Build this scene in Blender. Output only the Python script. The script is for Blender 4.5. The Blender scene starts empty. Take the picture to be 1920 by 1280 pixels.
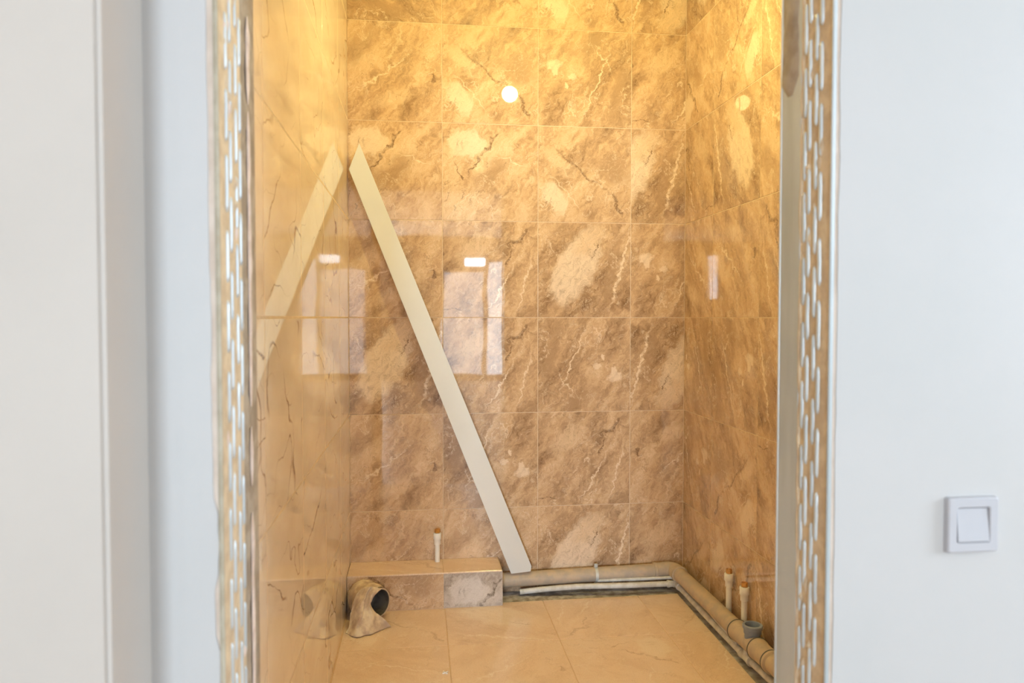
import bpy, bmesh, math, random
from mathutils import Vector, Matrix, noise as mnoise
random.seed(7)
PI = math.pi
S = bpy.context.scene
COL = S.collection

# ------------------------------------------------------------------ camera
H = 1.154                       # eye height
FPX = 1409.0                    # focal length in pixels of the 1920 px frame
YAW = math.radians(7.08)
PITCH = math.radians(1.83)
cd = bpy.data.cameras.new('camera')
cd.sensor_width = 36.0
cd.lens = FPX / 1920 * 36.0
cd.clip_start = 0.02
cd.dof.use_dof = True
cd.dof.focus_distance = 2.75
cd.dof.aperture_fstop = 4.0
cam = bpy.data.objects.new('camera', cd)
COL.objects.link(cam)
cam.location = (0, 0, H)
cam.rotation_euler = (PI / 2 - PITCH, 0, -YAW)
S.camera = cam

# ------------------------------------------------------------------ world, exposure
w = bpy.data.worlds.new('world'); S.world = w; w.use_nodes = True
bg = w.node_tree.nodes['Background']
bg.inputs[0].default_value = (0.62, 0.78, 1.0, 1)
bg.inputs[1].default_value = 1.0
S.view_settings.view_transform = 'Standard'
S.view_settings.look = 'None'
S.view_settings.gamma = 1
S.view_settings.use_curve_mapping = False
S.view_settings.exposure = 0.0
S.cycles.max_bounces = 10
S.cycles.diffuse_bounces = 6
S.cycles.glossy_bounces = 6
S.cycles.sample_clamp_indirect = 6.0
S.cycles.caustics_reflective = False
S.cycles.caustics_refractive = False

# daylight and added fill entering from the room behind the camera
def area(name, loc, rot, sx, sy, power, color):
    l = bpy.data.lights.new(name, 'AREA'); l.shape = 'RECTANGLE'
    l.size = sx; l.size_y = sy; l.energy = power; l.color = color
    o = bpy.data.objects.new(name, l); COL.objects.link(o)
    o.location = loc; o.rotation_euler = rot
    return o
SKYC = (0.69, 0.85, 1.0)
RX0, RX1, RY0, CEIL = -5.0, 4.2, -8.0, 2.65
# window openings of the rear wall, final pair added as unseen fill: x0, x1, z0, z1, radiance
WINS = [(1.28, 1.61, .08, 2.22, 7.0), (.86, 1.24, 2.13, 2.30, 38.0), (.42, 1.24, .08, 2.06, 4.0),
        (-3.60, -3.36, 1.50, 2.42, 60.0), (-2.38, -.80, .45, 2.45, 60.0), (2.55, 3.85, .6, 2.4, 24.0)]
for x0, x1, z0, z1, L in WINS:
    ax_, az_ = x1 - x0 - .04, z1 - z0 - .04
    area('daylight_window', ((x0 + x1) / 2, RY0 - .05, (z0 + z1) / 2), (PI / 2, 0, 0), ax_, az_, L * PI * ax_ * az_, SKYC)

area('daylight_side_window', (RX1 + .05, -.4, 1.6), (0, PI / 2, 0), 1.3, 1.5, 25 * PI * 1.95, SKYC)  # made-up side window light, added to lift the pilaster return and left reveal

# ------------------------------------------------------------------ picture point -> place
FW = Vector((math.sin(YAW) * math.cos(PITCH), math.cos(YAW) * math.cos(PITCH), -math.sin(PITCH)))
RT = Vector((math.cos(YAW), -math.sin(YAW), 0))
UP = RT.cross(FW)
def ray(px, py):
    return FW + RT * ((px - 960) / FPX) + UP * ((640 - py) / FPX)
def atY(px, py, Y):
    d = ray(px, py); return Vector((0, 0, H)) + d * (Y / d.y)
def atX(px, py, X):
    d = ray(px, py); return Vector((0, 0, H)) + d * (X / d.x)
def atZ(px, py, Z):
    d = ray(px, py); return Vector((0, 0, H)) + d * ((Z - H) / d.z)

# ------------------------------------------------------------------ room sizes
D = 3.125                       # back wall
XL, XR = -0.283, 1.137          # side walls of the small room
XJL, XJR = -0.255, 0.582        # door reveals
YO, YI, YIL = 1.005, 1.155, 1.228
DOORTOP = 2.02
CEILW = 2.60
T = 0.4                         # tile

# ------------------------------------------------------------------ node helpers
class NT:
    def __init__(s, name):
        s.m = bpy.data.materials.new(name); s.m.use_nodes = True
        s.t = s.m.node_tree; s.b = s.t.nodes['Principled BSDF']
    def n(s, ty, **kw):
        x = s.t.nodes.new(ty)
        for k, v in kw.items(): setattr(x, k, v)
        return x
    def put(s, sock, v):
        if isinstance(v, bpy.types.NodeSocket): s.t.links.new(v, sock)
        elif v is not None:
            if hasattr(sock.default_value, '__len__') and not hasattr(v, '__len__'): v = [v] * len(sock.default_value)
            if hasattr(sock.default_value, '__len__') and len(sock.default_value) == 4 and len(v) == 3: v = (*v, 1)
            sock.default_value = v
    def math(s, op, a, b=None, c=None, clamp=False):
        x = s.n('ShaderNodeMath', operation=op, use_clamp=clamp)
        s.put(x.inputs[0], a); s.put(x.inputs[1], b); s.put(x.inputs[2], c)
        return x.outputs[0]
    def vm(s, op, a, b=None, sc=None):
        x = s.n('ShaderNodeVectorMath', operation=op)
        s.put(x.inputs[0], a)
        if b is not None: s.put(x.inputs[1], b)
        if sc is not None: s.put(x.inputs['Scale'], sc)
        return x.outputs['Value'] if op in ('LENGTH', 'DISTANCE', 'DOT_PRODUCT') else x.outputs[0]
    def mapping(s, v, loc=(0, 0, 0), rot=0, sc=(1, 1, 1), ty='POINT'):
        x = s.n('ShaderNodeMapping', vector_type=ty)
        s.put(x.inputs['Vector'], v); x.inputs['Location'].default_value = loc
        x.inputs['Rotation'].default_value = (0, 0, rot); x.inputs['Scale'].default_value = sc
        return x.outputs[0]
    def noise(s, v, scale, detail=4, rough=.5, dist=0, color=False, lac=2.0):
        x = s.n('ShaderNodeTexNoise'); s.put(x.inputs['Vector'], v)
        x.inputs['Scale'].default_value = scale; x.inputs['Detail'].default_value = detail
        x.inputs['Roughness'].default_value = rough; x.inputs['Distortion'].default_value = dist
        x.inputs['Lacunarity'].default_value = lac
        return x.outputs['Color' if color else 'Fac']
    def mr(s, v, a, b, c=0., d=1., smooth=True):
        x = s.n('ShaderNodeMapRange', interpolation_type='SMOOTHSTEP' if smooth else 'LINEAR')
        s.put(x.inputs[0], v)
        for i, q in enumerate((a, b, c, d)): x.inputs[i + 1].default_value = q
        return x.outputs[0]
    def mix(s, f, a, b, mode='MIX'):
        x = s.n('ShaderNodeMix', data_type='RGBA', blend_type=mode)
        s.put(x.inputs['Factor'], f); s.put(x.inputs[6], a); s.put(x.inputs[7], b)
        return x.outputs[2]
    def ramp(s, f, stops):
        x = s.n('ShaderNodeValToRGB'); s.put(x.inputs[0], f)
        e = x.color_ramp.elements
        while len(e) < len(stops): e.new(.5)
        for q, (p, c) in zip(e, stops): q.position = p; q.color = (*c, 1)
        return x.outputs[0]
    def obj(s): return s.n('ShaderNodeTexCoord').outputs['Object']
    def uv(s): return s.n('ShaderNodeTexCoord').outputs['UV']
    def bump(s, h, strength, dist=.001, normal=None):
        x = s.n('ShaderNodeBump'); s.put(x.inputs['Height'], h)
        x.inputs['Strength'].default_value = strength; x.inputs['Distance'].default_value = dist
        if normal is not None: s.put(x.inputs['Normal'], normal)
        return x.outputs[0]
    def out(s, color=None, rough=None, metal=None, normal=None, ior=None):
        s.put(s.b.inputs['Base Color'], color); s.put(s.b.inputs['Roughness'], rough)
        s.put(s.b.inputs['Metallic'], metal); s.put(s.b.inputs['IOR'], ior)
        if normal is not None: s.put(s.b.inputs['Normal'], normal)
        return s.m

def srgb(r, g, b):
    f = lambda c: c / 12.92 if c <= .04045 else ((c + .055) / 1.055) ** 2.4
    return tuple(f(x / 255) for x in (r, g, b))

# six marble prints, 4 units apart in U.  (print, centre u, v, radius along, across, angle, tone, softness)
FEATS = [
    # print 0: big pale mountain with brown streaks to its right
    (0, .40, .52, .50, .24, 62, 'pale', .35), (0, .56, .80, .26, .13, 35, 'light', .5), (0, .62, .72, .16, .008, 60, 'dark', .6),
    (0, .78, .45, .55, .07, 80, 'brown', .5), (0, .90, .55, .60, .018, 76, 'vein', .6), (0, .22, .93, .14, .05, 30, 'brown', .5),
    # print 1: pale pebble top left, dark crack to its right
    (1, .25, .79, .21, .17, -10, 'pale', .25), (1, .49, .80, .18, .028, 55, 'dark', .5), (1, .36, .60, .20, .018, 48, 'dark', .6),
    (1, .17, .52, .12, .010, -65, 'dark', .5), (1, .50, .48, .34, .16, 40, 'brown', .8), (1, .90, .42, .08, .05, 60, 'light', .4),
    (1, .18, .18, .30, .012, 50, 'vein', .6), (1, .72, .62, .22, .010, -18, 'vein', .6),
    # print 2: dark squiggle at the upper right
    (2, .80, .82, .24, .030, 40, 'dark', .6), (2, .68, .62, .12, .014, 62, 'dark', .5), (2, .12, .10, .14, .012, 8, 'dark', .5),
    (2, .30, .70, .30, .16, 50, 'light', .8), (2, .85, .35, .40, .012, 76, 'vein', .6), (2, .60, .30, .40, .012, 60, 'vein', .6),
    # print 3: scattered pale pebbles
    (3, .17, .62, .10, .075, 10, 'pale', .3), (3, .36, .52, .045, .025, -40, 'pale', .3), (3, .30, .42, .045, .02, 60, 'pale', .3),
    (3, .55, .86, .25, .14, 30, 'brown', .8), (3, .62, .45, .48, .012, 68, 'vein', .6), (3, .86, .40, .45, .10, 75, 'brown', .6), (3, .70, .70, .22, .010, -60, 'vein', .6),
    # print 4: streaks falling to the right
    (4, .22, .62, .30, .10, -40, 'light', .7), (4, .18, .24, .24, .12, -55, 'pale', .35), (4, .45, .55, .50, .022, -40, 'dark', .8),
    (4, .30, .32, .30, .010, -48, 'vein', .6), (4, .80, .55, .35, .2, -20, 'brown', .9), (4, .85, .18, .03, .14, 20, 'dark', .5),
    # print 5: long pale fans, small dark tick at the right
    (5, .92, .44, .055, .016, -75, 'dark', .4), (5, .89, .48, .05, .008, 10, 'dark', .5), (5, .35, .45, .55, .014, 34, 'vein', .7),
    (5, .55, .80, .30, .03, 66, 'light', .6), (5, .20, .75, .35, .14, 55, 'brown', .8), (5, .50, .22, .30, .10, 20, 'light', .9),
]

def marble(name, tones, rough=.022, ior=1.5, contrast=1.0, feats=True, offs=0.0):
    k = NT(name)
    P = k.uv()
    wn = k.vm('SUBTRACT', k.noise(P, 2.2, 4, .55, color=True), (.5, .5, .5))
    Pw = k.vm('ADD', P, k.vm('MULTIPLY', wn, (.42, .42, 0)))
    wf = k.vm('SUBTRACT', k.noise(P, 7, 5, .6, color=True), (.5, .5, .5))
    Pf = k.vm('ADD', P, k.vm('MULTIPLY', wf, (.22, .22, 0)))
    R = math.radians(56)
    an = lambda v, sx, sy, lx=0, ly=0: k.mapping(v, (lx, ly, 0), R, (1 / sx, 1 / sy, 1), 'TEXTURE')
    st = k.noise(an(Pw, 1.1, 3.6, offs), 1.5, 10, .62, .4)
    cl = k.noise(Pf, 2.0, 7, .6, .3)
    fine = k.noise(an(Pf, 3, 9, 3, 1), 3, 8, .68, .5)
    grit = k.noise(an(Pf, 8, 15, 6, 2), 3, 6, .75)
    big = k.noise(k.mapping(P, (.7, .4, 0)), .33, 1)
    f = k.math('ADD', k.math('MULTIPLY', st, .46), k.math('ADD', k.math('MULTIPLY', cl, .26), k.math('MULTIPLY', fine, .34)))
    f = k.math('ADD', f, k.math('ADD', k.math('MULTIPLY', grit, .16), k.math('MULTIPLY', big, .34)))
    f = k.math('SUBTRACT', f, .28)
    f = k.math('ADD', k.math('MULTIPLY', k.math('SUBTRACT', f, .5), contrast), .5)
    col = k.ramp(f, [(.30, tones['dark']), (.42, tones['brown']), (.52, tones['mid']), (.63, tones['light']), (.74, tones['pale'])])
    if feats:
        for (p, cu, cv, rx, ry, ang, tone, soft) in FEATS:
            q = k.vm('MULTIPLY', k.mapping(Pf, (cu + 4 * p, cv, 0), math.radians(ang), (rx, ry, 1), 'TEXTURE'), (1, 1, 0))
            L = k.vm('LENGTH', q)
            m = k.mr(L, 1.0, 1.0 - soft, 0, 1)
            if tone in ('pale', 'light', 'brown'):
                m = k.math('MULTIPLY', m, k.mr(fine, .28, .58, .45 if tone == 'pale' else .25, .95))
            else:
                m = k.math('MULTIPLY', m, k.mr(k.noise(P, 26, 3, .6), .35, .55, .35, .95))
            col = k.mix(m, col, tones[tone])
    # thin light veins and hairline cracks
    for sc, wd, sd, tone, amt in ((2.1, .010, 2.3, 'vein', .75), (4.2, .014, 7.7, 'vein', .5), (1.6, .006, 11.1, 'dark', .7), (3.2, .006, 17.0, 'dark', .55), (7.5, .018, 21.3, 'vein', .5), (11., .02, 25.1, 'light', .5), (8.0, .014, 29.7, 'dark', .4)):
        v = k.noise(an(Pf, 1, 1.9, sd, sd * .3), sc, 6, .55, .8)
        m = k.mr(k.math('ABSOLUTE', k.math('SUBTRACT', v, .5)), wd, 0, 0, 1)
        msk = k.mr(k.noise(k.mapping(P, (sd * 1.7, 3, 0)), 2.3, 2), .44, .62, 0, amt)
        col = k.mix(k.math('MULTIPLY', m, msk), col, tones[tone])
    gr = k.noise(P, 150, 3, .7)
    col = k.mix(1.0, col, k.ramp(gr, [(.3, (.84, .84, .84)), (.7, (1.12, 1.12, 1.12))]), 'MULTIPLY')
    wav = k.bump(k.noise(k.obj(), 5.0, 1), .35, .0012)
    return k.out(col, rough, 0, wav, ior)

TONES = dict(dark=srgb(126, 98, 74), brown=srgb(171, 141, 112), mid=srgb(201, 170, 137), light=srgb(218, 191, 160), pale=srgb(230, 210, 187), vein=srgb(232, 213, 190))
M_TILE = marble('marble_tile_brown', TONES, contrast=1.22, ior=1.6)
TONES_F = dict(dark=srgb(204, 178, 154), brown=srgb(224, 199, 175), mid=srgb(232, 209, 186), light=srgb(233, 212, 191), pale=srgb(237, 220, 200), vein=srgb(239, 223, 205))
M_FLOOR = marble('marble_tile_floor', TONES_F, rough=.16, contrast=.9)
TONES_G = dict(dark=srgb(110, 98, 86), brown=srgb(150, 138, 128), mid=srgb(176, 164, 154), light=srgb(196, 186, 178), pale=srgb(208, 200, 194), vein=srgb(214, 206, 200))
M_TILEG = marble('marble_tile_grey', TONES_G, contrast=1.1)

def cream():
    k = NT('marble_tile_cream')
    P = k.uv()
    wf = k.vm('SUBTRACT', k.noise(P, 3.5, 4, .55, color=True), (.5, .5, .5))
    Pf = k.vm('ADD', P, k.vm('MULTIPLY', wf, (.14, .14, 0)))
    cl = k.noise(k.mapping(Pf, rot=-.5, sc=(1, 2, 1)), 1.4, 6, .6)
    col = k.ramp(cl, [(.3, srgb(228, 212, 192)), (.5, srgb(238, 225, 208)), (.7, srgb(244, 233, 219))])
    for sc, wd, sd, amt, ang in ((.72, .0065, 1.1, 1.0, .9), (.95, .0055, 8.2, .95, -.8), (1.5, .004, 4.4, .7, .3)):
        v = k.noise(k.mapping(Pf, (sd, sd, 0), ang, (1.0, 1.5, 1)), sc, 2, .4, .3)
        m = k.mr(k.math('ABSOLUTE', k.math('SUBTRACT', v, .5)), wd, 0, 0, 1)
        msk = k.mr(k.noise(k.mapping(P, (sd * 1.7, 3, 0)), 1.3, 1), .47, .60, 0, amt)
        col = k.mix(k.math('MULTIPLY', m, msk), col, srgb(132, 92, 56))
    return k.out(col, .03, 0, k.bump(k.noise(k.obj(), 3.0, 1), .2, .001), 1.5)
M_CREAM = cream()

def plain(name, c1, c2=None, scale=20, rough=.5, metal=0, bump=0, bscale=None, bdist=.001, stretch=(1, 1, 1), ior=1.5, detail=5):
    k = NT(name)
    v = k.mapping(k.obj(), sc=stretch)
    col = k.mix(k.mr(k.noise(v, scale, detail, .6), .35, .65), c1, c2 or c1)
    nm = k.bump(k.noise(v, bscale or scale, 6, .65), bump, bdist) if bump else None
    return k.out(col, rough, metal, nm, ior)
M_GROUT = plain('grout', srgb(222, 204, 180), srgb(210, 190, 166), 30, .8)
M_GROUTF = plain('grout_floor', srgb(214, 186, 152), srgb(205, 176, 142), 30, .8)
M_WALLG = plain('greige_wall_paint', srgb(150, 142, 132), srgb(144, 136, 126), 3, .7)  # unseen outer walls, darkened to cut light bounced onto the front wall
M_PAINT = plain('white_wall_paint', srgb(184, 180, 177), srgb(181, 178, 175), 3, .55, bump=.12, bscale=160, bdist=.0006)
M_PLASTER = plain('bare_plaster', srgb(212, 196, 182), srgb(198, 180, 164), 18, .85, bump=.5, bscale=70)
M_MORTAR = plain('grey_mortar', srgb(172, 158, 140), srgb(146, 130, 112), 22, .9, bump=.9, bscale=60, bdist=.003)
M_TANFILL = plain('tan_filler', srgb(216, 196, 166), srgb(194, 172, 144), 35, .85, bump=.8, bscale=90, bdist=.002)
M_PINKFILL = plain('pale_pink_filler', srgb(226, 208, 196), srgb(205, 184, 170), 30, .8, bump=.8, bscale=90, bdist=.002)
M_ZINC = plain('galvanised_steel', srgb(214, 220, 222), srgb(192, 198, 200), 40, .4, .3, bump=.15, bscale=50, stretch=(1, 1, .15))
M_NOSE = plain('plaster_coated_zinc', srgb(176, 166, 146), srgb(158, 146, 124), 30, .6, bump=.4, bscale=50)
M_ZINCD = plain('dull_zinc_sheet', srgb(192, 198, 200), srgb(170, 176, 176), 9, .45, .2, bump=.25, bscale=30, stretch=(1, 1, .2))
M_CEIL = plain('ceiling_white', srgb(238, 236, 230), None, 5, .8)
M_CONC = plain('dusty_screed', srgb(196, 196, 196), srgb(150, 144, 138), 28, .9, bump=.3, bscale=80, bdist=.002)
M_SUBF = plain('outer_floor_laminate', srgb(170, 140, 110), srgb(150, 120, 92), 6, .4, stretch=(6, 1, 1))
M_PLANK = plain('white_plastic_board', srgb(216, 218, 218), srgb(213, 215, 215), 6, .35)
M_PVC = plain('grey_sewer_plastic_dusty', srgb(190, 172, 150), srgb(172, 160, 146), 26, .55, bump=.25, bscale=60)
M_PVCG = plain('grey_sewer_plastic_clean', srgb(142, 154, 176), srgb(132, 144, 166), 30, .4)
M_RUB = plain('dark_rubber_ring', srgb(92, 92, 92), None, 30, .7)
M_THIN = plain('dusty_white_pipe', srgb(214, 214, 212), srgb(192, 190, 184), 30, .55, bump=.3, bscale=70)
M_WPIPE = plain('white_water_pipe', srgb(238, 238, 236), srgb(230, 230, 228), 20, .3)
M_BRASS = plain('brass', (.72, .42, .16), (.55, .30, .10), 60, .3, .9)
M_DARK = plain('dark_inside', (.03, .025, .02), None, 10, .7)
M_CLOTH = plain('dusty_wrap_cloth', srgb(226, 212, 190), srgb(188, 168, 152), 22, .9, bump=.6, bscale=45, bdist=.003)
M_SWITCH = plain('switch_plastic', srgb(180, 178, 181), None, 6, .28)
M_FRAMEW = plain('window_frame_white', srgb(240, 240, 238), None, 6, .35)
M_BLACK = plain('black_plastic', (.03, .03, .03), None, 10, .4)

def emit(name, col, st):
    k = NT(name)
    k.put(k.b.inputs['Base Color'], col); k.put(k.b.inputs['Emission Color'], col); k.b.inputs['Emission Strength'].default_value = st
    return k.m
M_BULB = emit('lit_bulb_glass', (1.0, .87, .34), 500)
M_BULB2 = emit('lit_ceiling_lamp', (1.0, .80, .60), 22)
def glass():
    k = NT('window_glass')
    b = k.b; b.inputs['Base Color'].default_value = (1, 1, 1, 1); b.inputs['Roughness'].default_value = 0
    b.inputs['Transmission Weight'].default_value = 1; b.inputs['IOR'].default_value = 1.1
    return k.m

# ------------------------------------------------------------------ mesh helpers
def link(name, bm, mats, parent=None, smooth=False, label=None):
    me = bpy.data.meshes.new(name)
    bm.normal_update(); bm.to_mesh(me); bm.free()
    for m in (mats if isinstance(mats, (list, tuple)) else [mats]): me.materials.append(m)
    if smooth:
        for p in me.polygons: p.use_smooth = True
    o = bpy.data.objects.new(name, me); COL.objects.link(o)
    if parent is not None: o.parent = parent
    if label: o['label'] = label
    return o
def smooth_by_angle(o, deg=40):
    me = o.data
    for p in me.polygons: p.use_smooth = True
    bm = bmesh.new(); bm.from_mesh(me)
    for e in bm.edges:
        e.smooth = not (len(e.link_faces) == 2 and e.calc_face_angle(0) > math.radians(deg))
    bm.to_mesh(me); bm.free()
    return o
def thing(name, label, cat, loc=(0, 0, 0), group=None):
    o = bpy.data.objects.new(name, None); COL.objects.link(o); o.empty_display_size = .05
    o.location = loc; o['label'] = label; o['category'] = cat
    if group: o['group'] = group
    return o
def tag(o, label, cat, group=None):
    o['label'] = label; o['category'] = cat
    if group: o['group'] = group
    return o
def struct(o):
    o['kind'] = 'structure'; return o
def box(bm, x0, x1, y0, y1, z0, z1, mi=0, bev=0):
    r = bmesh.ops.create_cube(bm, size=1)
    vs = r['verts']
    for v in vs:
        v.co = Vector(((x0 + x1) / 2 + v.co.x * (x1 - x0), (y0 + y1) / 2 + v.co.y * (y1 - y0), (z0 + z1) / 2 + v.co.z * (z1 - z0)))
    fs = {f for v in vs for f in v.link_faces}
    for f in fs: f.material_index = mi
    if bev:
        es = list({e for v in vs for e in v.link_edges})
        bmesh.ops.bevel(bm, geom=es, offset=bev, segments=2, affect='EDGES', profile=.5)
def tube(bm, path, rad, seg=24, mi=0, caps=True, inner=None):
    """sweep circles along path (Vectors); rad number or list"""
    n = len(path); rings = []
    up = None
    for i, p in enumerate(path):
        a = path[max(i - 1, 0)]; b = path[min(i + 1, n - 1)]
        t = (b - a).normalized()
        if up is None:
            up = Vector((0, 0, 1)) if abs(t.z) < .9 else Vector((0, 1, 0))
        s = t.cross(up).normalized(); u = s.cross(t).normalized(); up = u
        r = rad[i] if isinstance(rad, (list, tuple)) else rad
        rings.append([bm.verts.new(p + (s * math.cos(2 * PI * j / seg) + u * math.sin(2 * PI * j / seg)) * r) for j in range(seg)])
    for i in range(n - 1):
        for j in range(seg):
            f = bm.faces.new((rings[i][j], rings[i][(j + 1) % seg], rings[i + 1][(j + 1) % seg], rings[i + 1][j])); f.material_index = mi
    if caps:
        f = bm.faces.new(rings[0]); f.material_index = mi
        f = bm.faces.new(list(reversed(rings[-1]))); f.material_index = mi
    return rings
def bent(pts, r=.05, n=8):
    """polyline with rounded corners"""
    out = [pts[0].copy()]
    for i in range(1, len(pts) - 1):
        a, b, c = pts[i - 1], pts[i], pts[i + 1]
        d1 = (a - b); d2 = (c - b)
        q = min(r, d1.length * .45, d2.length * .45)
        p0 = b + d1.normalized() * q; p2 = b + d2.normalized() * q
        for j in range(n + 1):
            t = j / n
            out.append(p0 * (1 - t) ** 2 + b * 2 * t * (1 - t) + p2 * t * t)
    out.append(pts[-1].copy())
    return out
def along(pts, a, b):
    return [pts[0] + (pts[1] - pts[0]) * t for t in (a, b)]
def lathe(bm, prof, base, axis=Vector((0, 0, 1)), seg=28, mi=0):
    """prof list of (r, h)"""
    axis = axis.normalized()
    s = axis.cross(Vector((0, 1, 0)) if abs(axis.y) < .9 else Vector((1, 0, 0))).normalized(); u = axis.cross(s)
    prev = None
    for r, h in prof:
        c = base + axis * h
        ring = [bm.verts.new(c + (s * math.cos(2 * PI * j / seg) + u * math.sin(2 * PI * j / seg)) * max(r, 1e-5)) for j in range(seg)]
        if prev:
            for j in range(seg):
                f = bm.faces.new((prev[j], prev[(j + 1) % seg], ring[(j + 1) % seg], ring[j])); f.material_index = mi
        prev = ring
    bmesh.ops.recalc_face_normals(bm, faces=bm.faces[:])

def clip(poly, a, b, c):
    """keep a*x+b*y<=c"""
    out = []
    for i, p in enumerate(poly):
        q = poly[(i + 1) % len(poly)]
        dp = a * p[0] + b * p[1] - c; dq = a * q[0] + b * q[1] - c
        if dp <= 0: out.append(p)
        if dp * dq < 0:
            t = dp / (dp - dq); out.append((p[0] + (q[0] - p[0]) * t, p[1] + (q[1] - p[1]) * t))
    return out

GAP = .0012                      # half grout joint
def tiles(bm, us, vs, to3, uvf, thick=.006, clips=(), g=GAP, mi=0, tilt=.0):
    """tile slabs between grid lines us x vs; to3(u,v,h) -> point; uvf(i,j) -> (print, quarter turns, du, dv, full)"""
    ul = bm.loops.layers.uv.verify()
    for i in range(len(us) - 1):
        for j in range(len(vs) - 1):
            u0, u1, v0, v1 = us[i] + g, us[i + 1] - g, vs[j] + g, vs[j + 1] - g
            poly = [(u0, v0), (u1, v0), (u1, v1), (u0, v1)]
            for c in clips: poly = clip(poly, *c)
            if len(poly) < 3: continue
            p, rot, du, dv = uvf(i, j)
            cu = (us[i] + us[i + 1]) / 2; cv = (vs[j] + vs[j + 1]) / 2
            ta, tb = random.gauss(0, tilt), random.gauss(0, tilt)
            hh = lambda u, v: (u - cu) * ta + (v - cv) * tb
            e = .0010
            mu = sum(q[0] for q in poly) / len(poly); mv = sum(q[1] for q in poly) / len(poly)
            ins = [(q[0] + math.copysign(e, mu - q[0]), q[1] + math.copysign(e, mv - q[1])) for q in poly]
            B = [bm.verts.new(to3(u, v, 0)) for u, v in poly]
            C = [bm.verts.new(to3(u, v, thick - e + hh(u, v))) for u, v in poly]
            Tt = [bm.verts.new(to3(u, v, thick + hh(u, v))) for u, v in ins]
            n = len(poly)
            fs = [bm.faces.new(Tt)]
            for a in range(n):
                b = (a + 1) % n
                fs.append(bm.faces.new((B[a], B[b], C[b], C[a]))); fs.append(bm.faces.new((C[a], C[b], Tt[b], Tt[a])))
            key = {}
            for q, v in zip(poly, B): key[v] = q
            for q, v in zip(poly, C): key[v] = q
            for q, v in zip(ins, Tt): key[v] = q
            for f in fs:
                f.material_index = mi
                for l in f.loops:
                    q = key[l.vert]
                    a, b = (q[0] - us[i]) / T + du, (q[1] - vs[j]) / T + dv
                    for _ in range(rot % 4): a, b = 1 - b, a
                    l[ul].uv = (a + 4 * p, b)

# ------------------------------------------------------------------ the small room: tiled shell
ZL = [H + T * k for k in (-3, -2, -1, 0, 1, 2, 3, 4)]; ZL[0] = -.02; ZL[-1] = CEILW
# back wall
US = [XL, .099, .498, .898, XR]
# rows bottom to top, columns left to right: (print, quarter turns)
BACK = [
    [(5, 0), (5, 0), (0, 0), (2, 0)],
    [(5, 0), (3, 2), (2, 0), (5, 2)],
    [(0, 0), (2, 0), (3, 2), (0, 2)],
    [(5, 0), (2, 0), (0, 0), (3, 0)],
    [(1, 0), (1, 0), (4, 0), (0, 0)],
    [(5, 0), (4, 0), (3, 0), (2, 0)],
    [(3, 1), (4, 2), (4, 0), (0, 2)],
]
bm = bmesh.new()
def uvb(i, j):
    p, r = BACK[j][i]
    return p, r, (.045 if i == 0 else 0) + (.42 if (i == 3 and p == 0 and r == 0) else 0), (0 if j else .13)
tiles(bm, US, ZL, lambda u, v, h: Vector((u, D + .006 - h, v)), uvb, tilt=.0006)
box(bm, XL - .1, XR + .1, D + .0012, D + .12, -.05, CEILW, 1)
struct(link('wall_back', bm, [M_TILE, M_GROUT]))
# right wall
YS = [D, D - .309, D - .713, D - 1.113, D - 1.513, YI]
YS = YS[::-1]
RP = [[random.randrange(6) for _ in range(6)] for _ in range(8)]
RP[4][3] = 0; RP[3][2] = 2; RP[2][3] = 3; RP[5][4] = 1; RP[5][3] = 4; RP[6][3] = 0
bm = bmesh.new()
tiles(bm, YS, ZL, lambda u, v, h: Vector((XR + .006 - h, u, v)), lambda i, j: (RP[j][i], 2 if (i + j) % 3 == 0 else 0, 0, .1 if j == 0 else 0), tilt=.0009)
box(bm, XR + .0012, XR + .12, YI - .1, D + .0015, -.05, CEILW, 1)
struct(link('wall_right', bm, [M_TILE, M_GROUT]))
# left wall, cream
YS = [YIL, .46 * D, .602 * D, .745 * D, .886 * D, D]
LP = [[random.randrange(30) for _ in range(6)] for _ in range(8)]
bm = bmesh.new()
tiles(bm, YS, ZL, lambda u, v, h: Vector((XL - .006 + h, u, v)), lambda i, j: (LP[j][i], random.choice((0, 2)), 0, 0), tilt=.0, g=.0020)
box(bm, XL - .12, XL - .00005, YIL, D + .0015, -.05, CEILW, 1)
struct(link('wall_left', bm, [M_CREAM, M_GROUT]))
# floor tiles with a ragged gap left along the back and the right wall for the pipes
E0 = atZ(1274, 1117, 0); E1 = atZ(1412, 1273, 0)
ex, ey = (E1.y - E0.y), -(E1.x - E0.x)          # normal of the edge
if ex < 0: ex, ey = -ex, -ey
ec = ex * E0.x + ey * E0.y
G0 = atZ(945, 1129, 0); G1 = atZ(1276, 1112, 0)
gx, gy = -(G1.y - G0.y), (G1.x - G0.x)
if gy < 0: gx, gy = -gx, -gy
gc = gx * G0.x + gy * G0.y
bm = bmesh.new()
FX = [XL + .003, .099, .498, .898, XR - .002]; FY = [YIL - .2, 1.42, 1.82, 2.22, 2.62, 3.02, D]
tiles(bm, FX, FY, lambda u, v, h: Vector((u, v, -.012 + h)), lambda i, j: ((i * 2 + j) % 6, (i + j) % 4, 0, 0), thick=.012, clips=((ex, ey, ec), (gx, gy, gc)))
box(bm, XL - .0015, XR + .0015, YI - .2, D + .0015, -.10, -.018, 2)
box(bm, XL, 1.0, YI - .15, 2.98, -.018, -.0015, 1)
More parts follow.
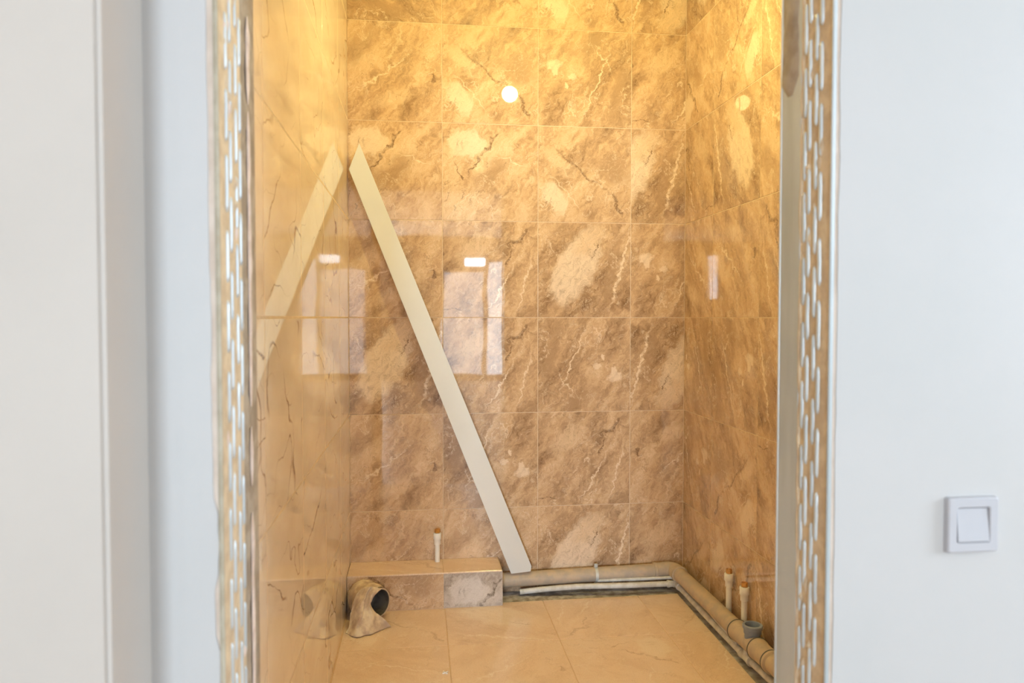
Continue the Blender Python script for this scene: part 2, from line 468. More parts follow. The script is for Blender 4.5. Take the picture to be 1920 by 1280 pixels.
# rough dusty screed in the gap
g = bmesh.ops.create_grid(bm, x_segments=90, y_segments=120, size=.5)
for v in g['verts']:
    x = XL + (v.co.x + .5) * (XR - XL); y = YI + (v.co.y + .5) * (D - YI)
    z = -.007 + .004 * mnoise.noise(Vector((x * 14, y * 14, 0))) + .0015 * mnoise.noise(Vector((x * 50, y * 50, 3)))
    if x < .98 and y < 2.97: z = -.02
    if x < .33: z = -.02
    v.co = Vector((x, y, z))
for f in {f for v in g['verts'] for f in v.link_faces}: f.material_index = 2
struct(link('floor', bm, [M_FLOOR, M_GROUTF, M_CONC]))
# ceiling
bm = bmesh.new(); box(bm, XL - .12, XR + .12, YIL, D + .12, CEILW, CEILW + .1)
struct(link('ceiling', bm, M_CEIL))

# ------------------------------------------------------------------ front wall with the rough door opening
def ragged(x, amp, seed):
    return [(x + amp * (mnoise.noise(Vector((z * 9, seed, 0))) + .6 * mnoise.noise(Vector((z * 31, seed, 5)))), z) for z in [i * .02 for i in range(133)]]
bm = bmesh.new()
box(bm, RX0 - .1, XJL, YO + .0015, YIL, -.02, CEIL, 0)
box(bm, XJR, RX1 + .1, YO + .0015, YI, -.02, CEIL, 0)
box(bm, XJL, XJR, YO + .0015, YI, DOORTOP, CEIL, 0)
# paint layer: stops short of the opening with an irregular edge
def paint(edge, xfar, flip):
    pa = [bm.verts.new((x, YO - .0005, z)) for x, z in edge]; pb = [bm.verts.new((xfar, YO - .0005, z)) for x, z in edge]
    pc = [bm.verts.new((x, YO + .002, z)) for x, z in edge]
    for i in range(len(edge) - 1):
        for q in ((pa[i], pb[i], pb[i + 1], pa[i + 1]), (pa[i], pa[i + 1], pc[i + 1], pc[i])):
            f = bm.faces.new(q if not flip else q[::-1]); f.material_index = 1
xl = atY(396, 640, YO).x; xr = atY(1569, 640, YO).x
edl = []
for x, z in ragged(xl, .0022, 1):
    zz = z
    if zz < .92: x += .006
    if .72 < zz < .82: x -= .005
    if 1.2 < zz: x -= .0015
    edl.append((x, z))
paint(edl, RX0, True)
paint(ragged(xr, .0018, 2), RX1, False)
# tiles on the inside of the front wall (seen only as a mirror image in the back wall)
tiles(bm, [XJR + .02, XJR + .42, XR - .001], ZL, lambda u, v, h: Vector((u, YI - .004 + h, v)), lambda i, j: ((i + j) % 6, 0, 0, 0), thick=.010, mi=2)
tiles(bm, [XL, .099, XJR + .02], [DOORTOP + .01, DOORTOP + .35, CEILW], lambda u, v, h: Vector((u, YI + .046 + h, v)), lambda i, j: ((i + j) % 6, 0, 0, 0), thick=.010, mi=2)
box(bm, XJL, XJR, YI, YI + .05, DOORTOP, CEIL, 0)
bmesh.ops.recalc_face_normals(bm, faces=[f for f in bm.faces if f.material_index == 0])
struct(link('wall_front', bm, [M_PLASTER, M_PAINT, M_TILE]))

# ------------------------------------------------------------------ the room behind the camera
def wall_with_holes(name, plane, a0, a1, pos, thick, holes):
    """wall in X (plane 'y') or in Y (plane 'x'), holes (a0,a1,z0,z1)"""
    bm = bmesh.new()
    xs = sorted({a0, a1, *[h[0] for h in holes], *[h[1] for h in holes]}); zs = sorted({-.02, CEIL, *[h[2] for h in holes], *[h[3] for h in holes]})
    for i in range(len(xs) - 1):
        for j in range(len(zs) - 1):
            cx, cz = (xs[i] + xs[i + 1]) / 2, (zs[j] + zs[j + 1]) / 2
            if any(h[0] < cx < h[1] and h[2] < cz < h[3] for h in holes): continue
            if plane == 'y': box(bm, xs[i], xs[i + 1], pos, pos + thick, zs[j], zs[j + 1])
            else: box(bm, pos, pos + thick, xs[i], xs[i + 1], zs[j], zs[j + 1])
    return struct(link(name, bm, M_WALLG))
W_B = [w_[:4] for w_ in WINS]
wall_with_holes('wall_rear', 'y', RX0 - .1, RX1 + .1, RY0 - .12, .12, W_B)
wall_with_holes('wall_side', 'x', RY0, YO, RX0 - .12, .12, [])
wall_with_holes('wall_outer', 'x', RY0, YO, RX1, .12, [(-1.18, .38, .92, 2.28)])
bm = bmesh.new(); box(bm, RX0 - .1, RX1 + .1, RY0 - .1, YO + .14, CEIL, CEIL + .1); struct(link('ceiling', bm, M_CEIL))
bm = bmesh.new(); box(bm, RX0 - .1, RX1 + .1, RY0 - .1, YO - .0, -.1, -.004); struct(link('floor', bm, M_SUBF))
# shallow pilaster at the left of the opening
xp = atY(275, 640, YO).x
yp = atX(196, 640, xp).y
bm = bmesh.new(); box(bm, RX0, xp, yp, YO + .001, -.01, CEIL)
M_WARMLIT = plain('cream_wall_paint', srgb(188, 179, 170), srgb(185, 176, 167), 3, .55, bump=.12, bscale=160, bdist=.0006)  # front wall paint tinted warmer to stand in for warm light on this side
es = [e for e in bm.edges if abs(e.verts[0].co.x - xp) < 1e-4 and abs(e.verts[1].co.x - xp) < 1e-4 and abs(e.verts[0].co.y - yp) < 1e-4 and abs(e.verts[1].co.y - yp) < 1e-4]
bmesh.ops.bevel(bm, geom=es, offset=.006, segments=4, affect='EDGES')
struct(link('wall_pilaster', bm, M_WARMLIT))
def window(idx, plane, a0, a1, z0, z1, pos):
    t = bpy.data.objects.new('window_%d' % idx, None); COL.objects.link(t); t['kind'] = 'structure'
    f = .02
    bm = bmesh.new()
    for (p, q, r, s) in ((a0, a1, z0, z0 + f), (a0, a1, z1 - f, z1), (a0, a0 + f, z0 + f, z1 - f), (a1 - f, a1, z0 + f, z1 - f)):
        if plane == 'y': box(bm, p, q, pos, pos + .04, r, s)
        else: box(bm, pos, pos + .04, p, q, r, s)
    link('window_frame', bm, M_FRAMEW, t)
    bm = bmesh.new()
    if plane == 'x': box(bm, pos + .015, pos + .02, (a0 + a1) / 2 - .03, (a0 + a1) / 2 + .03, z0 + f, z1 - f); link('window_mullion', bm, M_FRAMEW, t)
window(len(W_B) + 1, 'x', -1.18, .38, .92, 2.28, RX1 - .01)  # frame for the added side fill opening
for i, h in enumerate(W_B): window(i + 1, 'y', *h, RY0 - .03)  # rear frames, the final pair round the added fill openings

# ------------------------------------------------------------------ door reveals: perforated corner beads, mortar
def rough_strip(bm, X, sgn, y0, y1, z0, z1, h, seed, nz=None, ny=5, mi=0, ragy=.003):
    """lumpy strip lying on a reveal face X, bulging along sgn"""
    nz = nz or max(4, int((z1 - z0) / .012))
    rows = []
    for i in range(nz + 1):
        z = z0 + (z1 - z0) * i / nz
        e0 = ragy * mnoise.noise(Vector((z * 14, seed, 1))) + ragy * .6 * mnoise.noise(Vector((z * 50, seed, 2)))
        e1 = ragy * mnoise.noise(Vector((z * 14, seed, 9))) + ragy * .6 * mnoise.noise(Vector((z * 50, seed, 12)))
        endf = min(1, min(i, nz - i) / 2.0)
        c = (y0 + y1) / 2
        row = []
        for j in range(ny + 1):
            t = j / ny
            y = (y0 + e0) * (1 - t) + (y1 + e1) * t
            y = c + (y - c) * (.3 + .7 * endf)
            b = math.sin(PI * t) ** .5 * h * (.75 + .6 * mnoise.noise(Vector((y * 60, z * 30, seed)))) * (.15 + .85 * endf)
            row.append(bm.verts.new((X + sgn * b, y, z)))
        rows.append(row)
    for i in range(nz):
        for j in range(ny):
            q = (rows[i][j], rows[i][j + 1], rows[i + 1][j + 1], rows[i + 1][j])
            f = bm.faces.new(q if sgn < 0 else q[::-1]); f.material_index = mi
def dash(bm, X, sgn, y, z0, z1, w, h):
    """raised rounded rib"""
    n = 6; prof = [(-w / 2, 0), (-w * .38, h * .75), (-w * .12, h), (w * .12, h), (w * .38, h * .75), (w / 2, 0)]
    zs = [z0, z0 + w * .4, z0 + w] + [z0 + (z1 - z0) * t for t in (.3, .5, .7)] + [z1 - w, z1 - w * .4, z1]
    fs = [.2, .8, 1, 1, 1, 1, 1, .8, .2]
    jw = [random.gauss(0, .0004) for _ in zs]
    rows = [[bm.verts.new((X + sgn * b * f, y + a * f + j, z)) for a, b in prof] for z, f, j in zip(zs, fs, jw)]
    for i in range(len(rows) - 1):
        for j in range(n - 1):
            q = (rows[i][j], rows[i][j + 1], rows[i + 1][j + 1], rows[i + 1][j])
            bm.faces.new(q if sgn < 0 else q[::-1])
    bm.faces.new(rows[0] if sgn < 0 else rows[0][::-1]); bm.faces.new(rows[-1][::-1] if sgn < 0 else rows[-1])

def bead(side, label):
    sgn = 1 if side == 'left' else -1
    X = XJL if side == 'left' else XJR
    yy = lambda px: atX(px, 640, X).y
    t = thing('corner_bead', label, 'corner bead', (X, YO, 0), 'perforated corner beads of the door opening')
    inv = lambda o: setattr(o, 'location', Vector((-X, -YO, 0)))
    # nose at the corner, two rolled edges
    bm = bmesh.new()
    p = [Vector((X + sgn * .0008, YO + .0005, z)) for z in (.0, .6, 1.2, DOORTOP)]
    tube(bm, p, .0026, 10)
    box(bm, min(X - sgn * .003, X), max(X - sgn * .003, X), YO - .0008, YO + .0012, 0, DOORTOP)
    o = link('nose', bm, M_ZINCD if side == 'right' else M_NOSE, t, smooth=False); smooth_by_angle(o, 35); inv(o)
    # flange: flat sheet on the reveal
    cols = (426, 433.5, 444, 451) if side == 'left' else (1507, 1515, 1527, 1536)
    ys = [yy(c) for c in cols]
    y_out, y_in = YO + .002, (max(ys) + .009)
    bm = bmesh.new()
    box(bm, min(X, X + sgn * .0012), max(X, X + sgn * .0012), y_out, y_in, 0, DOORTOP)
    o = link('flange', bm, M_TANFILL, t, label='tan filler pressed through the flange'); inv(o)
    # perforation ribs of bare metal
    bm = bmesh.new()
    per = .094
    ph = (0.0, .052, .019, .066)
    for c, y in enumerate(ys):
        z = -.05 - ph[c] + .094 * (.3 if side == 'left' else 0)
        while z < DOORTOP:
            L = .073 + random.uniform(-.004, .004)
            z0, z1 = max(z, .003), min(z + L, DOORTOP - .003)
            if z1 - z0 > .02: dash(bm, X + sgn * .0012, sgn, y, z0, z1, .0072, .0030)
            z += per
    o = link('ribs', bm, M_ZINC, t, label='pale bare metal ribs between the slots'); smooth_by_angle(o, 50); inv(o)
    # filler lumps smeared over it
    for i in range(46 if side == 'left' else 34):
        z = random.uniform(.05, 1.95); y = random.choice(ys) + random.uniform(-.005, .005)
        if side == 'left' and i < 22: z = random.uniform(1.3, 1.95)
        bm = bmesh.new()
        rough_strip(bm, X + sgn * .0011, sgn, y - .005, y + .005, z, z + random.uniform(.012, .03), .0036, i * 3.1, nz=5, ny=4, ragy=.003)
        o = link('filler_lump', bm, M_TANFILL if side == 'right' or i % 3 else M_PINKFILL, t, smooth=True); inv(o)
    return y_in
yl = bead('left', 'perforated metal corner bead on the left edge of the door opening')
yr = bead('right', 'perforated metal corner bead on the right edge of the door opening')
# left: mortar joint between bead and tiles, pale filler streak on it
yyL = lambda px: atX(px, 640, XJL).y
bm = bmesh.new()
rough_strip(bm, XJL, 1, yl - .002, YIL + .004, 0, DOORTOP, .0042, 4.0, nz=170, ny=8, ragy=.002)
tag(link('mortar_joint', bm, M_MORTAR, smooth=True), 'rough grey brown mortar strip between left corner bead and the cream tiles', 'mortar')
bm = bmesh.new()
for z0, z1 in ((1.02, 1.46), (.38, .86), (1.47, 1.6), (.9, .99)):
    rough_strip(bm, XJL + .004, 1, yyL(462), yyL(467), z0, z1, .003, z0, ragy=.0022)
tag(link('filler_streak', bm, M_PINKFILL, smooth=True), 'pale pinkish filler streak running down the left mortar strip', 'filler')
# right: flat zinc profile closing the inner part of the reveal, mortar smear at the top
t = thing('metal_profile', 'flat dull galvanised profile lining the right reveal beside the marble tiles', 'metal profile', (XJR, YI, 0))
bm = bmesh.new()
box(bm, -.0030, 0, yr - YI + .001, .0015, 0, DOORTOP, bev=.0007)
link('web', bm, M_ZINCD, t)
bm = bmesh.new()
box(bm, -.0038, -.0001, -.003, .0022, 0, DOORTOP, bev=.0008)
link('lip', bm, M_ZINC, t)
bm = bmesh.new()
rough_strip(bm, XJR - .003, -1, yr + .010, YI - .004, 1.50, DOORTOP, .004, 6.0, ny=7, ragy=.006)
tag(link('mortar_smear', bm, M_MORTAR, smooth=True), 'grey mortar smear at the top of the right door reveal', 'mortar')
bm = bmesh.new()
rough_strip(bm, XJR - .0012, -1, yr - .004, yr + .004, 0, DOORTOP, .003, 8.0, nz=160, ny=5, ragy=.002)
tag(link('mortar_ridge', bm, M_TANFILL, smooth=True), 'narrow tan filler ridge between right bead and the flat profile', 'filler')

# ------------------------------------------------------------------ light switch
c = atY(1817, 981, YO)
s = .041
t = thing('light_switch', 'square white rocker light switch on the white wall right of the opening', 'light switch', (c.x, YO - .0005, c.z))
bm = bmesh.new()
def ringplate(bm, a, b, y0, y1, ch):
    P = [(a, y0), (a - .001, y1 + .002), (a - ch, y1), (b + .0015, y1), (b, y1 + .002), (b, y0)]
    def rr(r, k=6):
        cr = .0035; out = []
        for qx, qz, a0 in ((1, 1, 0), (-1, 1, 90), (-1, -1, 180), (1, -1, 270)):
            for i in range(k + 1):
                an = math.radians(a0 + 90 * i / k); out.append((qx * (r - cr) + cr * math.cos(an), qz * (r - cr) + cr * math.sin(an)))
        return out
    prev = None
    for r, y in P:
        ring = [bm.verts.new((x, y, z)) for x, z in rr(r)]
        if prev:
            for i in range(len(ring)):
                bm.faces.new((prev[i], prev[(i + 1) % len(ring)], ring[(i + 1) % len(ring)], ring[i]))
        prev = ring
ringplate(bm, s, .0255, 0, -.0095, .003)
bmesh.ops.recalc_face_normals(bm, faces=bm.faces[:])
smooth_by_angle(link('frame', bm, M_SWITCH, t), 35)
bm = bmesh.new()
box(bm, -.0245, .0245, -.0082, -.001, -.0245, .0245, bev=.0012)
for v in bm.verts:
    if v.co.y < -.004: v.co.y += .0022 * (v.co.z / .0245)
link('rocker', bm, M_SWITCH, t)

# ------------------------------------------------------------------ ceiling bulb of the small room
LX, LY, LZ = .486, 2.224, 2.345
t = thing('hanging_bulb', 'lit warm bulb hanging from its socket under the ceiling of the tiled room', 'lamp', (LX, LY, CEILW))
bm = bmesh.new(); bmesh.ops.create_icosphere(bm, subdivisions=3, radius=.04)
for v in bm.verts:
    v.co.z += (LZ - CEILW)
link('bulb', bm, M_BULB, t, smooth=True)
bm = bmesh.new(); lathe(bm, [(.0, .0), (.017, .0), (.019, .01), (.017, .05), (.006, .06), (0, .06)], Vector((0, 0, LZ - CEILW + .036)))
link('socket', bm, M_BLACK, t)
bm = bmesh.new(); tube(bm, [Vector((0, 0, LZ - CEILW + .095)), Vector((.004, .003, -.08)), Vector((0, 0, 0))], .003, 10)
link('cable', bm, M_BLACK, t)
# added lamp, unseen behind the camera, to warm the left wall
t = thing('ceiling_lamp', 'round flat warm lamp on the ceiling of the outer room', 'lamp', (-1.35, -.6, CEIL))
bm = bmesh.new(); lathe(bm, [(0, -.07), (.10, -.065), (.16, -.04), (.17, -.02), (.17, -.012)], Vector((0, 0, 0)))
link('lamp_shade', bm, M_BULB2, t, smooth=True)
bm = bmesh.new(); lathe(bm, [(.0, -.012), (.18, -.012), (.18, 0), (0, 0)], Vector((0, 0, 0)))
link('base', bm, M_FRAMEW, t)

# ------------------------------------------------------------------ tiled pipe boxing at the back left
YB = 2.957; ZB = .145
XB = atY(943, 1100, YB).x
XS = atY(832, 1110, YB).x
bm = bmesh.new()
fl = lambda u, v, h: Vector((u, YB + .006 - h, v))
tiles(bm, [XL + .001, XS], [.001, ZB - .002], fl, lambda i, j: (4, 0, 0.1, .3), g=.0008)
tiles(bm, [XS, XB], [.001, ZB - .002], fl, lambda i, j: (1, 0, 0, .63), g=.0008, mi=3)
tiles(bm, [XL + .001, XS, XB - .004], [YB - .002, D - .001], lambda u, v, h: Vector((u, v, ZB - .006 + h)), lambda i, j: (2 + i, 1, 0, 0), g=.0008, mi=2)
tiles(bm, [YB + .006, D - .001], [-.01, ZB - .008], lambda u, v, h: Vector((XB - .006 + h, u, v)), lambda i, j: (1, 0, .4, .5), g=.0008, mi=3)
box(bm, XL + .001, XB - .002, YB + .002, D - .0005, -.012, ZB - .003, 1)
tag(link('pipe_boxing', bm, [M_TILE, M_GROUT, M_FLOOR, M_TILEG]), 'low tiled boxing against back wall in the left corner of the floor', 'pipe boxing')

# ------------------------------------------------------------------ white board leaning in the corner
YP = 3.062
pts = [(654, 317), (673.5, 268), (996.5, 1061), (995, 1071), (958.5, 1075.5)]
def board(bm, y_front, th):
    F = [atY(px, py, y_front) for px, py in pts]
    F[0].x = max(F[0].x, XL + .0012)
    B = [Vector((p.x, p.y + th, p.z)) for p in F]
    f = [bm.verts.new(p) for p in F]; b = [bm.verts.new(p) for p in B]
    n = len(pts)
    bm.faces.new(f); bm.faces.new(b[::-1])
    for i in range(n): bm.faces.new((f[i], b[i], b[(i + 1) % n], f[(i + 1) % n]))
    bmesh.ops.recalc_face_normals(bm, faces=bm.faces[:])
    bmesh.ops.bevel(bm, geom=bm.edges[:], offset=.0008, segments=2, affect='EDGES')
bm = bmesh.new(); board(bm, YP, .009)
tag(link('white_board', bm, M_PLANK), 'long narrow white board with mitred top leaning diagonally across the back wall', 'board')

# ------------------------------------------------------------------ grey sewer pipe along back and right wall
R0 = .030
YPB = 3.088
A = atY(930, 1096, YPB); Bk = atY(1272, 1070, YPB)
XPR = XR - .055
Cn = atX(1284, 1078, XPR); 
corner = Vector((XPR, YPB, (Bk.z + Cn.z) / 2 - .004))
E = atX(1383, 1181, XPR); Fp = atX(1442, 1236, XPR)
dirn = (Fp - E).normalized(); Fend = E + dirn * 1.15
Fend.z = max(Fend.z, .09)
A.z = .058; A.x = XB + .001
t = thing('sewer_pipe', 'thick dusty grey sewer pipe running along the back and right walls', 'pipe', (A.x, YPB, 0))
OFF = Vector((A.x, YPB, 0))
def padd(name, bm, mat, par, ang=40, label=None):
    o = link(name, bm, mat, par, label=label); smooth_by_angle(o, ang)
    q = par
    if q is not None and q.type == 'EMPTY': o.location = -Vector(q.location)
    return o
bc = corner + Vector((-.085, 0, -.006)); cc = corner + (E - corner).normalized() * .085
bm = bmesh.new(); tube(bm, [A, (A + bc) / 2, bc], R0, 32); padd('back_run', bm, M_PVC, t)
bm = bmesh.new(); tube(bm, bent([bc + Vector((-.004, 0, 0)), corner, cc + (cc - corner).normalized() * .004], .075, 14), R0 + .0022, 32)
el = padd('elbow', bm, M_PVC, t)
for q, d in ((bc, Vector((1, 0, 0))), (cc, (corner - cc).normalized())):
    bm = bmesh.new(); lathe(bm, [(R0, -.004), (R0 + .0045, -.003), (R0 + .0055, 0), (R0 + .0055, .008), (R0 + .002, .012)], q, d, 32)
    o = link('collar', bm, M_PVC, el); smooth_by_angle(o, 40)
bm = bmesh.new(); tube(bm, [cc, (cc + E) / 2, E], R0, 32); padd('side_run', bm, M_PVC, t)
# tee
ax = (E - Fp).normalized() * -1
tee0 = atX(1386, 1186, XPR); tee1 = atX(1421, 1216, XPR); tee2 = atX(1446, 1240, XPR)
tee0 = E + ax * .0; 
L1 = (tee1 - E).dot(ax); L2 = (tee2 - E).dot(ax)
bm = bmesh.new(); lathe(bm, [(R0, -.002), (R0 + .0055, 0), (R0 + .0062, .010), (R0 + .0055, .018), (R0 + .0022, .022), (R0 + .0022, L1), (R0 + .006, L1 + .002), (R0 + .0062, L1 + .012), (R0 + .004, L1 + .016), (R0 + .003, L2), (R0 + .0065, L2 + .004), (R0 + .0065, L2 + .014), (R0, L2 + .018)], E, ax, 36)
tee = padd('tee', bm, M_PVC, t)
for L in (.0, L1 + .0, L2 + .002):
    bm = bmesh.new(); lathe(bm, [(R0 + .004, -.004), (R0 + .0072, -.0035), (R0 + .0078, -.001), (R0 + .0060, .001)], E + ax * L, ax, 36)
    link('seal_ring', bm, M_RUB, tee, smooth=True)
bm = bmesh.new(); tube(bm, [E + ax * (L2 + .01), Fend], R0, 32); padd('front_run', bm, M_PVC, t)
m = atX(1411, 1170, XPR)
base = E + ax * ((m.y - E.y) / ax.y)
m = Vector((base.x, base.y, m.z))
hh = m.z - base.z
bm = bmesh.new()
ro = .0275
lathe(bm, [(ro - .002, 0), (ro - .002, hh - .030), (ro + .001, hh - .028), (ro + .001, hh - .014), (ro + .0045, hh - .012), (ro + .005, hh - .002), (ro + .003, hh), (ro - .003, hh), (ro - .005, hh - .006), (ro - .005, .03), (.002, .02)], base, Vector((0, 0, 1)), 36)
o = link('tee_socket', bm, M_PVCG, tee, label='clean grey open socket pointing up'); smooth_by_angle(o, 40)
bm = bmesh.new(); lathe(bm, [(.0001, .0), (ro - .0052, .0)], base + Vector((0, 0, hh - .030)), Vector((0, 0, 1)), 30)
link('dark_bore', bm, M_DARK, tee)
# clamp on the back run
k = atY(1117, 1078, YPB); pc = A + (bc - A) * ((k.x - A.x) / (bc.x - A.x))
t = thing('pipe_clamp', 'narrow galvanised clamp holding the grey pipe to the back wall', 'clamp', tuple(pc))
bm = bmesh.new(); lathe(bm, [(R0 + .0004, -.006), (R0 + .0028, -.006), (R0 + .0028, .006), (R0 + .0004, .006)], Vector((0, 0, 0)), Vector((1, 0, 0)), 36)
link('band', bm, M_ZINC, t)
bm = bmesh.new(); box(bm, -.007, .007, -.006, .002, R0 + .001, R0 + .016, bev=.001)
link('ear', bm, M_ZINC, t)
bm = bmesh.new(); box(bm, -.007, .007, -.006, .002, -R0 - .012, -R0 - .001, bev=.001)
link('ear', bm, M_ZINC, t)
bm = bmesh.new(); lathe(bm, [(0, -.004), (.0045, -.004), (.0045, 0), (.002, 0), (.002, .012)], Vector((0, -.007, R0 + .010)), Vector((0, 1, 0)), 6)
link('bolt', bm, M_ZINC, t)
bm = bmesh.new(); tube(bm, [Vector((0, R0 + .001, 0)), Vector((0, D - pc.y - .0008, 0))], .004, 12)
link('stud', bm, M_ZINC, t)

# ------------------------------------------------------------------ thin water pipes at the floor
def poly3(spec): return [f(*a) for f, *a in spec]
Rt = .0115
P1 = poly3([(atY, 975, 1109, 3.074), (atY, 1020, 1104, 3.062), (atY, 1085, 1099, 3.045), (atY, 1180, 1097, 3.030), (atY, 1268, 1100, 3.035), (atZ, 1326, 1156, .028), (atZ, 1378, 1210, .028), (atZ, 1400, 1232, .028), (atZ, 1452, 1282, .026)])
P1.append(P1[-1] + (P1[-1] - P1[-2]) * 4)
for p in P1: p.z = max(p.z, .008)
P1[4].z = .030
t = thing('water_pipe', 'thin dusty white water pipe lying on the floor edge in front of the grey pipe', 'pipe', tuple(P1[0]))
bm = bmesh.new(); tube(bm, bent(P1, .03, 6), Rt, 18); padd('pipe', bm, M_THIN, t)
def fitting(par, p, d, L, r):
    d = d.normalized()
    bm = bmesh.new(); lathe(bm, [(Rt * .9, -L / 2 - .002), (r, -L / 2), (r, -L / 2 + .008), (r - .002, -L / 2 + .010), (r - .002, L / 2 - .010), (r, L / 2 - .008), (r, L / 2), (Rt * .9, L / 2 + .002)], p, d, 20)
    return padd('fitting', bm, M_THIN, par)
fitting(t, P1[4] + (P1[3] - P1[4]).normalized() * .022, P1[4] - P1[3], .035, Rt + .004)
fitting(t, P1[4] + (P1[5] - P1[4]).normalized() * .026, P1[5] - P1[4], .035, Rt + .004)
fitting(t, P1[7] + Vector((0, 0, .001)), P1[7] - P1[6], .07, Rt + .0055)
bm = bmesh.new(); tube(bm, [P1[7], P1[7] + Vector((.006, 0, .03))], Rt + .003, 18); padd('branch', bm, M_THIN, t)
P2 = poly3([(atY, 1120, 1088, 3.066), (atY, 1200, 1085, 3.060), (atY, 1264, 1082, 3.052)])
P2 += poly3([(atZ, 1286, 1097, .060), (atZ, 1322, 1137, .052), (atZ, 1353, 1173, .046), (atZ, 1384, 1206, .044)])
t = thing('water_pipe', 'thinner pale pipe squeezed under the thick grey pipe around the corner', 'pipe', tuple(P2[0]))
bm = bmesh.new(); tube(bm, bent(P2, .02, 5), .007, 14); padd('pipe', bm, M_THIN, t)
bm = bmesh.new(); lathe(bm, [(.006, -.02), (.011, -.018), (.011, .018), (.006, .02)], P2[2] + Vector((.012, -.002, -.002)), P2[3] - P2[2], 16); padd('fitting', bm, M_THIN, t)

# ------------------------------------------------------------------ capped water outlets
def outlet(px, ytop, ybase, plane, pos, label, zb=None):
    f = atY if plane == 'y' else atX
    top = f(px, ytop, pos); b = f(px + 1, ybase, pos)
    z0 = b.z if zb is None else zb
    t = thing('water_outlet', label, 'pipe stub', (top.x, top.y, z0), 'capped water outlets')
    Ht = top.z - z0
    r = .0105
    bm = bmesh.new(); lathe(bm, [(r, 0), (r, Ht - .045)], Vector((0, 0, 0)), seg=24)
    smooth_by_angle(link('pipe', bm, M_WPIPE, t), 40)
    bm = bmesh.new(); lathe(bm, [(r, Ht - .066), (r + .0032, Ht - .064), (r + .0032, Ht - .046), (r + .005, Ht - .043), (r + .0062, Ht - .040), (r + .0062, Ht - .018), (r + .005, Ht - .016), (.009, Ht - .016)], Vector((0, 0, 0)), seg=24)
    smooth_by_angle(link('fitting', bm, M_WPIPE, t), 40)
    bm = bmesh.new(); lathe(bm, [(r - .001, Ht - .016), (r + .0012, Ht - .015), (r + .0012, Ht - .010), (r + .0005, Ht - .009), (r + .0012, Ht - .008), (r + .0012, Ht - .001), (r - .001, Ht), (r - .005, Ht), (r - .006, Ht - .004), (.0001, Ht - .004)], Vector((0, 0, 0)), seg=8)
    link('brass_cap', bm, M_BRASS, t)
outlet(820, 991, 1057, 'y', 3.095, 'white capped water stub rising from the low tiled boxing at left', zb=ZB)
outlet(1367, 1066, 1150, 'x', XR - .020, 'white brass capped stub behind the grey pipe, nearer the back corner', zb=-.005)
outlet(1396, 1091, 1160, 'x', XR - .020, 'white brass capped stub right behind the open grey socket', zb=-.005)

# ------------------------------------------------------------------ toilet drain elbow wrapped in dusty cloth
mc = atY(712, 1130, 2.862)
n = Vector((.74, -.67, .02)).normalized()
RD = .055
t = thing('toilet_drain', 'wide open drain elbow in the left floor corner, wrapped in dusty cloth', 'drain', (mc.x, mc.y, 0))
back = Vector((mc.x - .062, YB - .0005, mc.z - .004))
path = [back, back + Vector((-.002, -.035, 0)), mc - n * .040, mc]
q = bent(path, .05, 8)
bm = bmesh.new()
rs = tube(bm, q, RD, 40, caps=False)
# lip and inner wall
cI = [bm.verts.new(mc + (v.co - mc) * .90) for v in rs[-1]]
cD = [bm.verts.new(mc + (v.co - mc) * .88 - n * .075) for v in rs[-1]]
N = len(cI)
for i in range(N):
    j = (i + 1) % N
    bm.faces.new((rs[-1][i], rs[-1][j], cI[j], cI[i]))
    f = bm.faces.new((cI[i], cI[j], cD[j], cD[i])); f.material_index = 1
f = bm.faces.new(cD); f.material_index = 1
bmesh.ops.recalc_face_normals(bm, faces=bm.faces[:])
M_DRIN = plain('drain_inside_grey', srgb(112, 106, 98), srgb(84, 78, 70), 20, .7)
padd('elbow', bm, [M_PVC, M_DRIN], t)
# wrapped folds of cloth round the elbow
bm = bmesh.new()
seg, K = 64, 26
rows = []
for a in range(K + 1):
    s_ = a / K * (len(q) - 1) * .97
    i0 = min(int(s_), len(q) - 2); fr = s_ - i0
    c0 = q[i0].lerp(q[i0 + 1], fr)
    tn = (q[min(i0 + 2, len(q) - 1)] - q[max(i0 - 1, 0)]).normalized()
    sx = tn.cross(Vector((0, 0, 1))).normalized(); uz = sx.cross(tn)
    row = []
    for j in range(seg):
        th = 2 * PI * j / seg
        rr = RD + .004 + .0055 * abs(math.sin(a * .62 + math.sin(th) * 1.3 + .6 * mnoise.noise(Vector((math.cos(th) * 2, math.sin(th) * 2, a * .1))))) + .003 * mnoise.noise(Vector((math.cos(th) * 5, math.sin(th) * 5, a * .5)))
        if a >= K - 1: rr = RD + .002
        p = c0 + (sx * math.cos(th) + uz * math.sin(th)) * rr
        p.z = max(p.z, .002); p.x = max(p.x, XL + .003)
        p.y = min(p.y, YB - .0008)
        row.append(bm.verts.new(p))
    rows.append(row)
for a in range(K):
    for j in range(seg):
        bm.faces.new((rows[a][j], rows[a][(j + 1) % seg], rows[a + 1][(j + 1) % seg], rows[a + 1][j]))
bmesh.ops.recalc_face_normals(bm, faces=bm.faces[:])
padd('cloth_wrap', bm, M_CLOTH, t, 60)
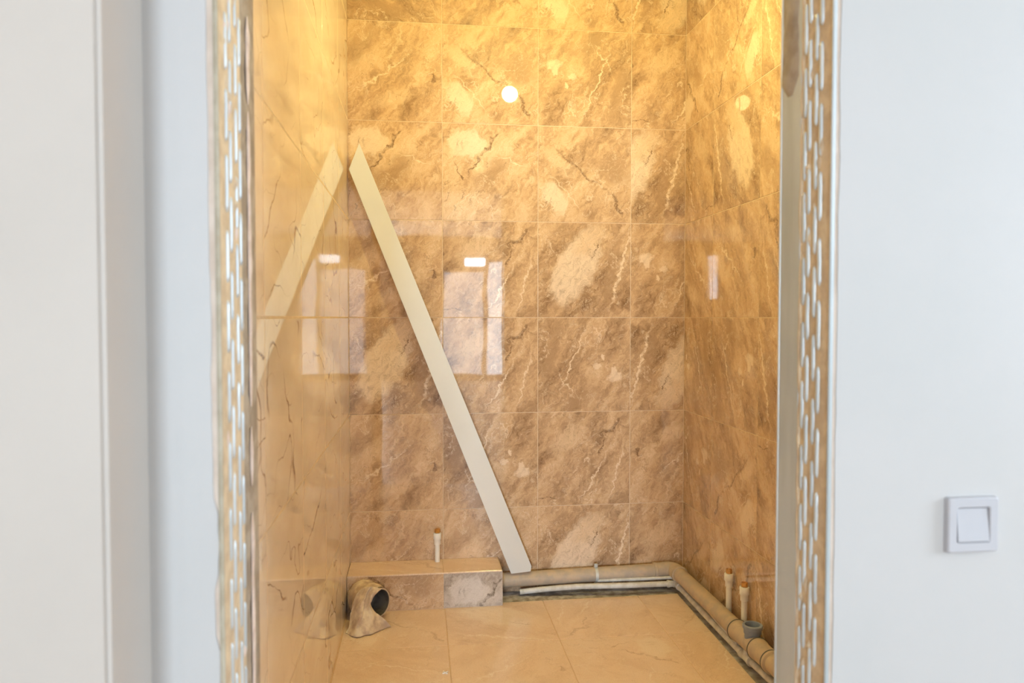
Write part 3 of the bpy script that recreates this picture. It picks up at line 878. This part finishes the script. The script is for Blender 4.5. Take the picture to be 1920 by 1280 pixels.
# loose flap falling over the mouth to the floor
ctl = [
    [(668, 1112, 2.835), (678, 1104, 2.825), (690, 1099, 2.818), (704, 1100, 2.815), (716, 1104, 2.822)],
    [(661, 1130, 2.825), (672, 1122, 2.800), (684, 1117, 2.790), (696, 1115, 2.795), (706, 1113, 2.805)],
    [(657, 1148, 2.815), (668, 1143, 2.780), (680, 1138, 2.770), (690, 1136, 2.775), (696, 1132, 2.790)],
    [(655, 1164, 2.800), (666, 1162, 2.765), (679, 1158, 2.752), (693, 1150, 2.765), (706, 1149, 2.785)],
    [(652, 1178, 2.780), (664, 1179, 2.745), (680, 1176, 2.735), (697, 1168, 2.760), (720, 1160, 2.790)],
    [(649, 1186, 2.760), (662, 1191, 2.728), (681, 1188, 2.722), (702, 1177, 2.752), (733, 1163, 2.795)],
]
G = [[atY(x, y, Y) for x, y, Y in r] for r in ctl]
for p in G[-1]: p.z = .004
def cat(p0, p1, p2, p3, t):
    return .5 * ((2 * p1) + (p2 - p0) * t + (2 * p0 - 5 * p1 + 4 * p2 - p3) * t * t + (3 * p1 - p0 - 3 * p2 + p3) * t ** 3)
def samp(L, t):
    n_ = len(L) - 1; i = min(int(t * n_), n_ - 1); f = t * n_ - i
    return cat(L[max(i - 1, 0)], L[i], L[i + 1], L[min(i + 2, n_)], f)
bm = bmesh.new(); NU = 36
grid = []
for a in range(NU + 1):
    v_ = a / NU
    row = []
    for b in range(NU + 1):
        u_ = b / NU
        p = samp([samp(r, u_) for r in G], v_)
        w_ = .006 * math.sin(u_ * 16 + 3 * v_ + 2 * mnoise.noise(Vector((u_ * 3, v_ * 3, 0)))) + .006 * mnoise.noise(Vector((u_ * 9, v_ * 9, 2)))
        p = p + Vector((.3, -1, .2)) * w_
        p.z = max(p.z, .0035 + .0025 * mnoise.noise(Vector((u_ * 12, v_ * 12, 7)))); p.x = max(p.x, XL + .004)
        row.append(bm.verts.new(p))
    grid.append(row)
for a in range(NU):
    for b in range(NU):
        bm.faces.new((grid[a][b], grid[a + 1][b], grid[a + 1][b + 1], grid[a][b + 1]))
o = padd('cloth_flap', bm, M_CLOTH, t, 80)
sm = o.modifiers.new('thick', 'SOLIDIFY'); sm.thickness = .0025; sm.offset = -1

# ------------------------------------------------------------------ tile spacer cross on the floor
c = atZ(835, 1261, 0)
bm = bmesh.new()
box(bm, -.011, .011, -.0018, .0018, .0003, .003, bev=.0005); box(bm, -.0018, .0018, -.011, .011, .0003, .003, bev=.0005)
o = link('tile_spacer', bm, M_WPIPE); o.location = (c.x, c.y, 0); o.rotation_euler = (0, 0, .6)
tag(o, 'tiny white plastic tile spacer cross lying on the marble floor', 'tile spacer')
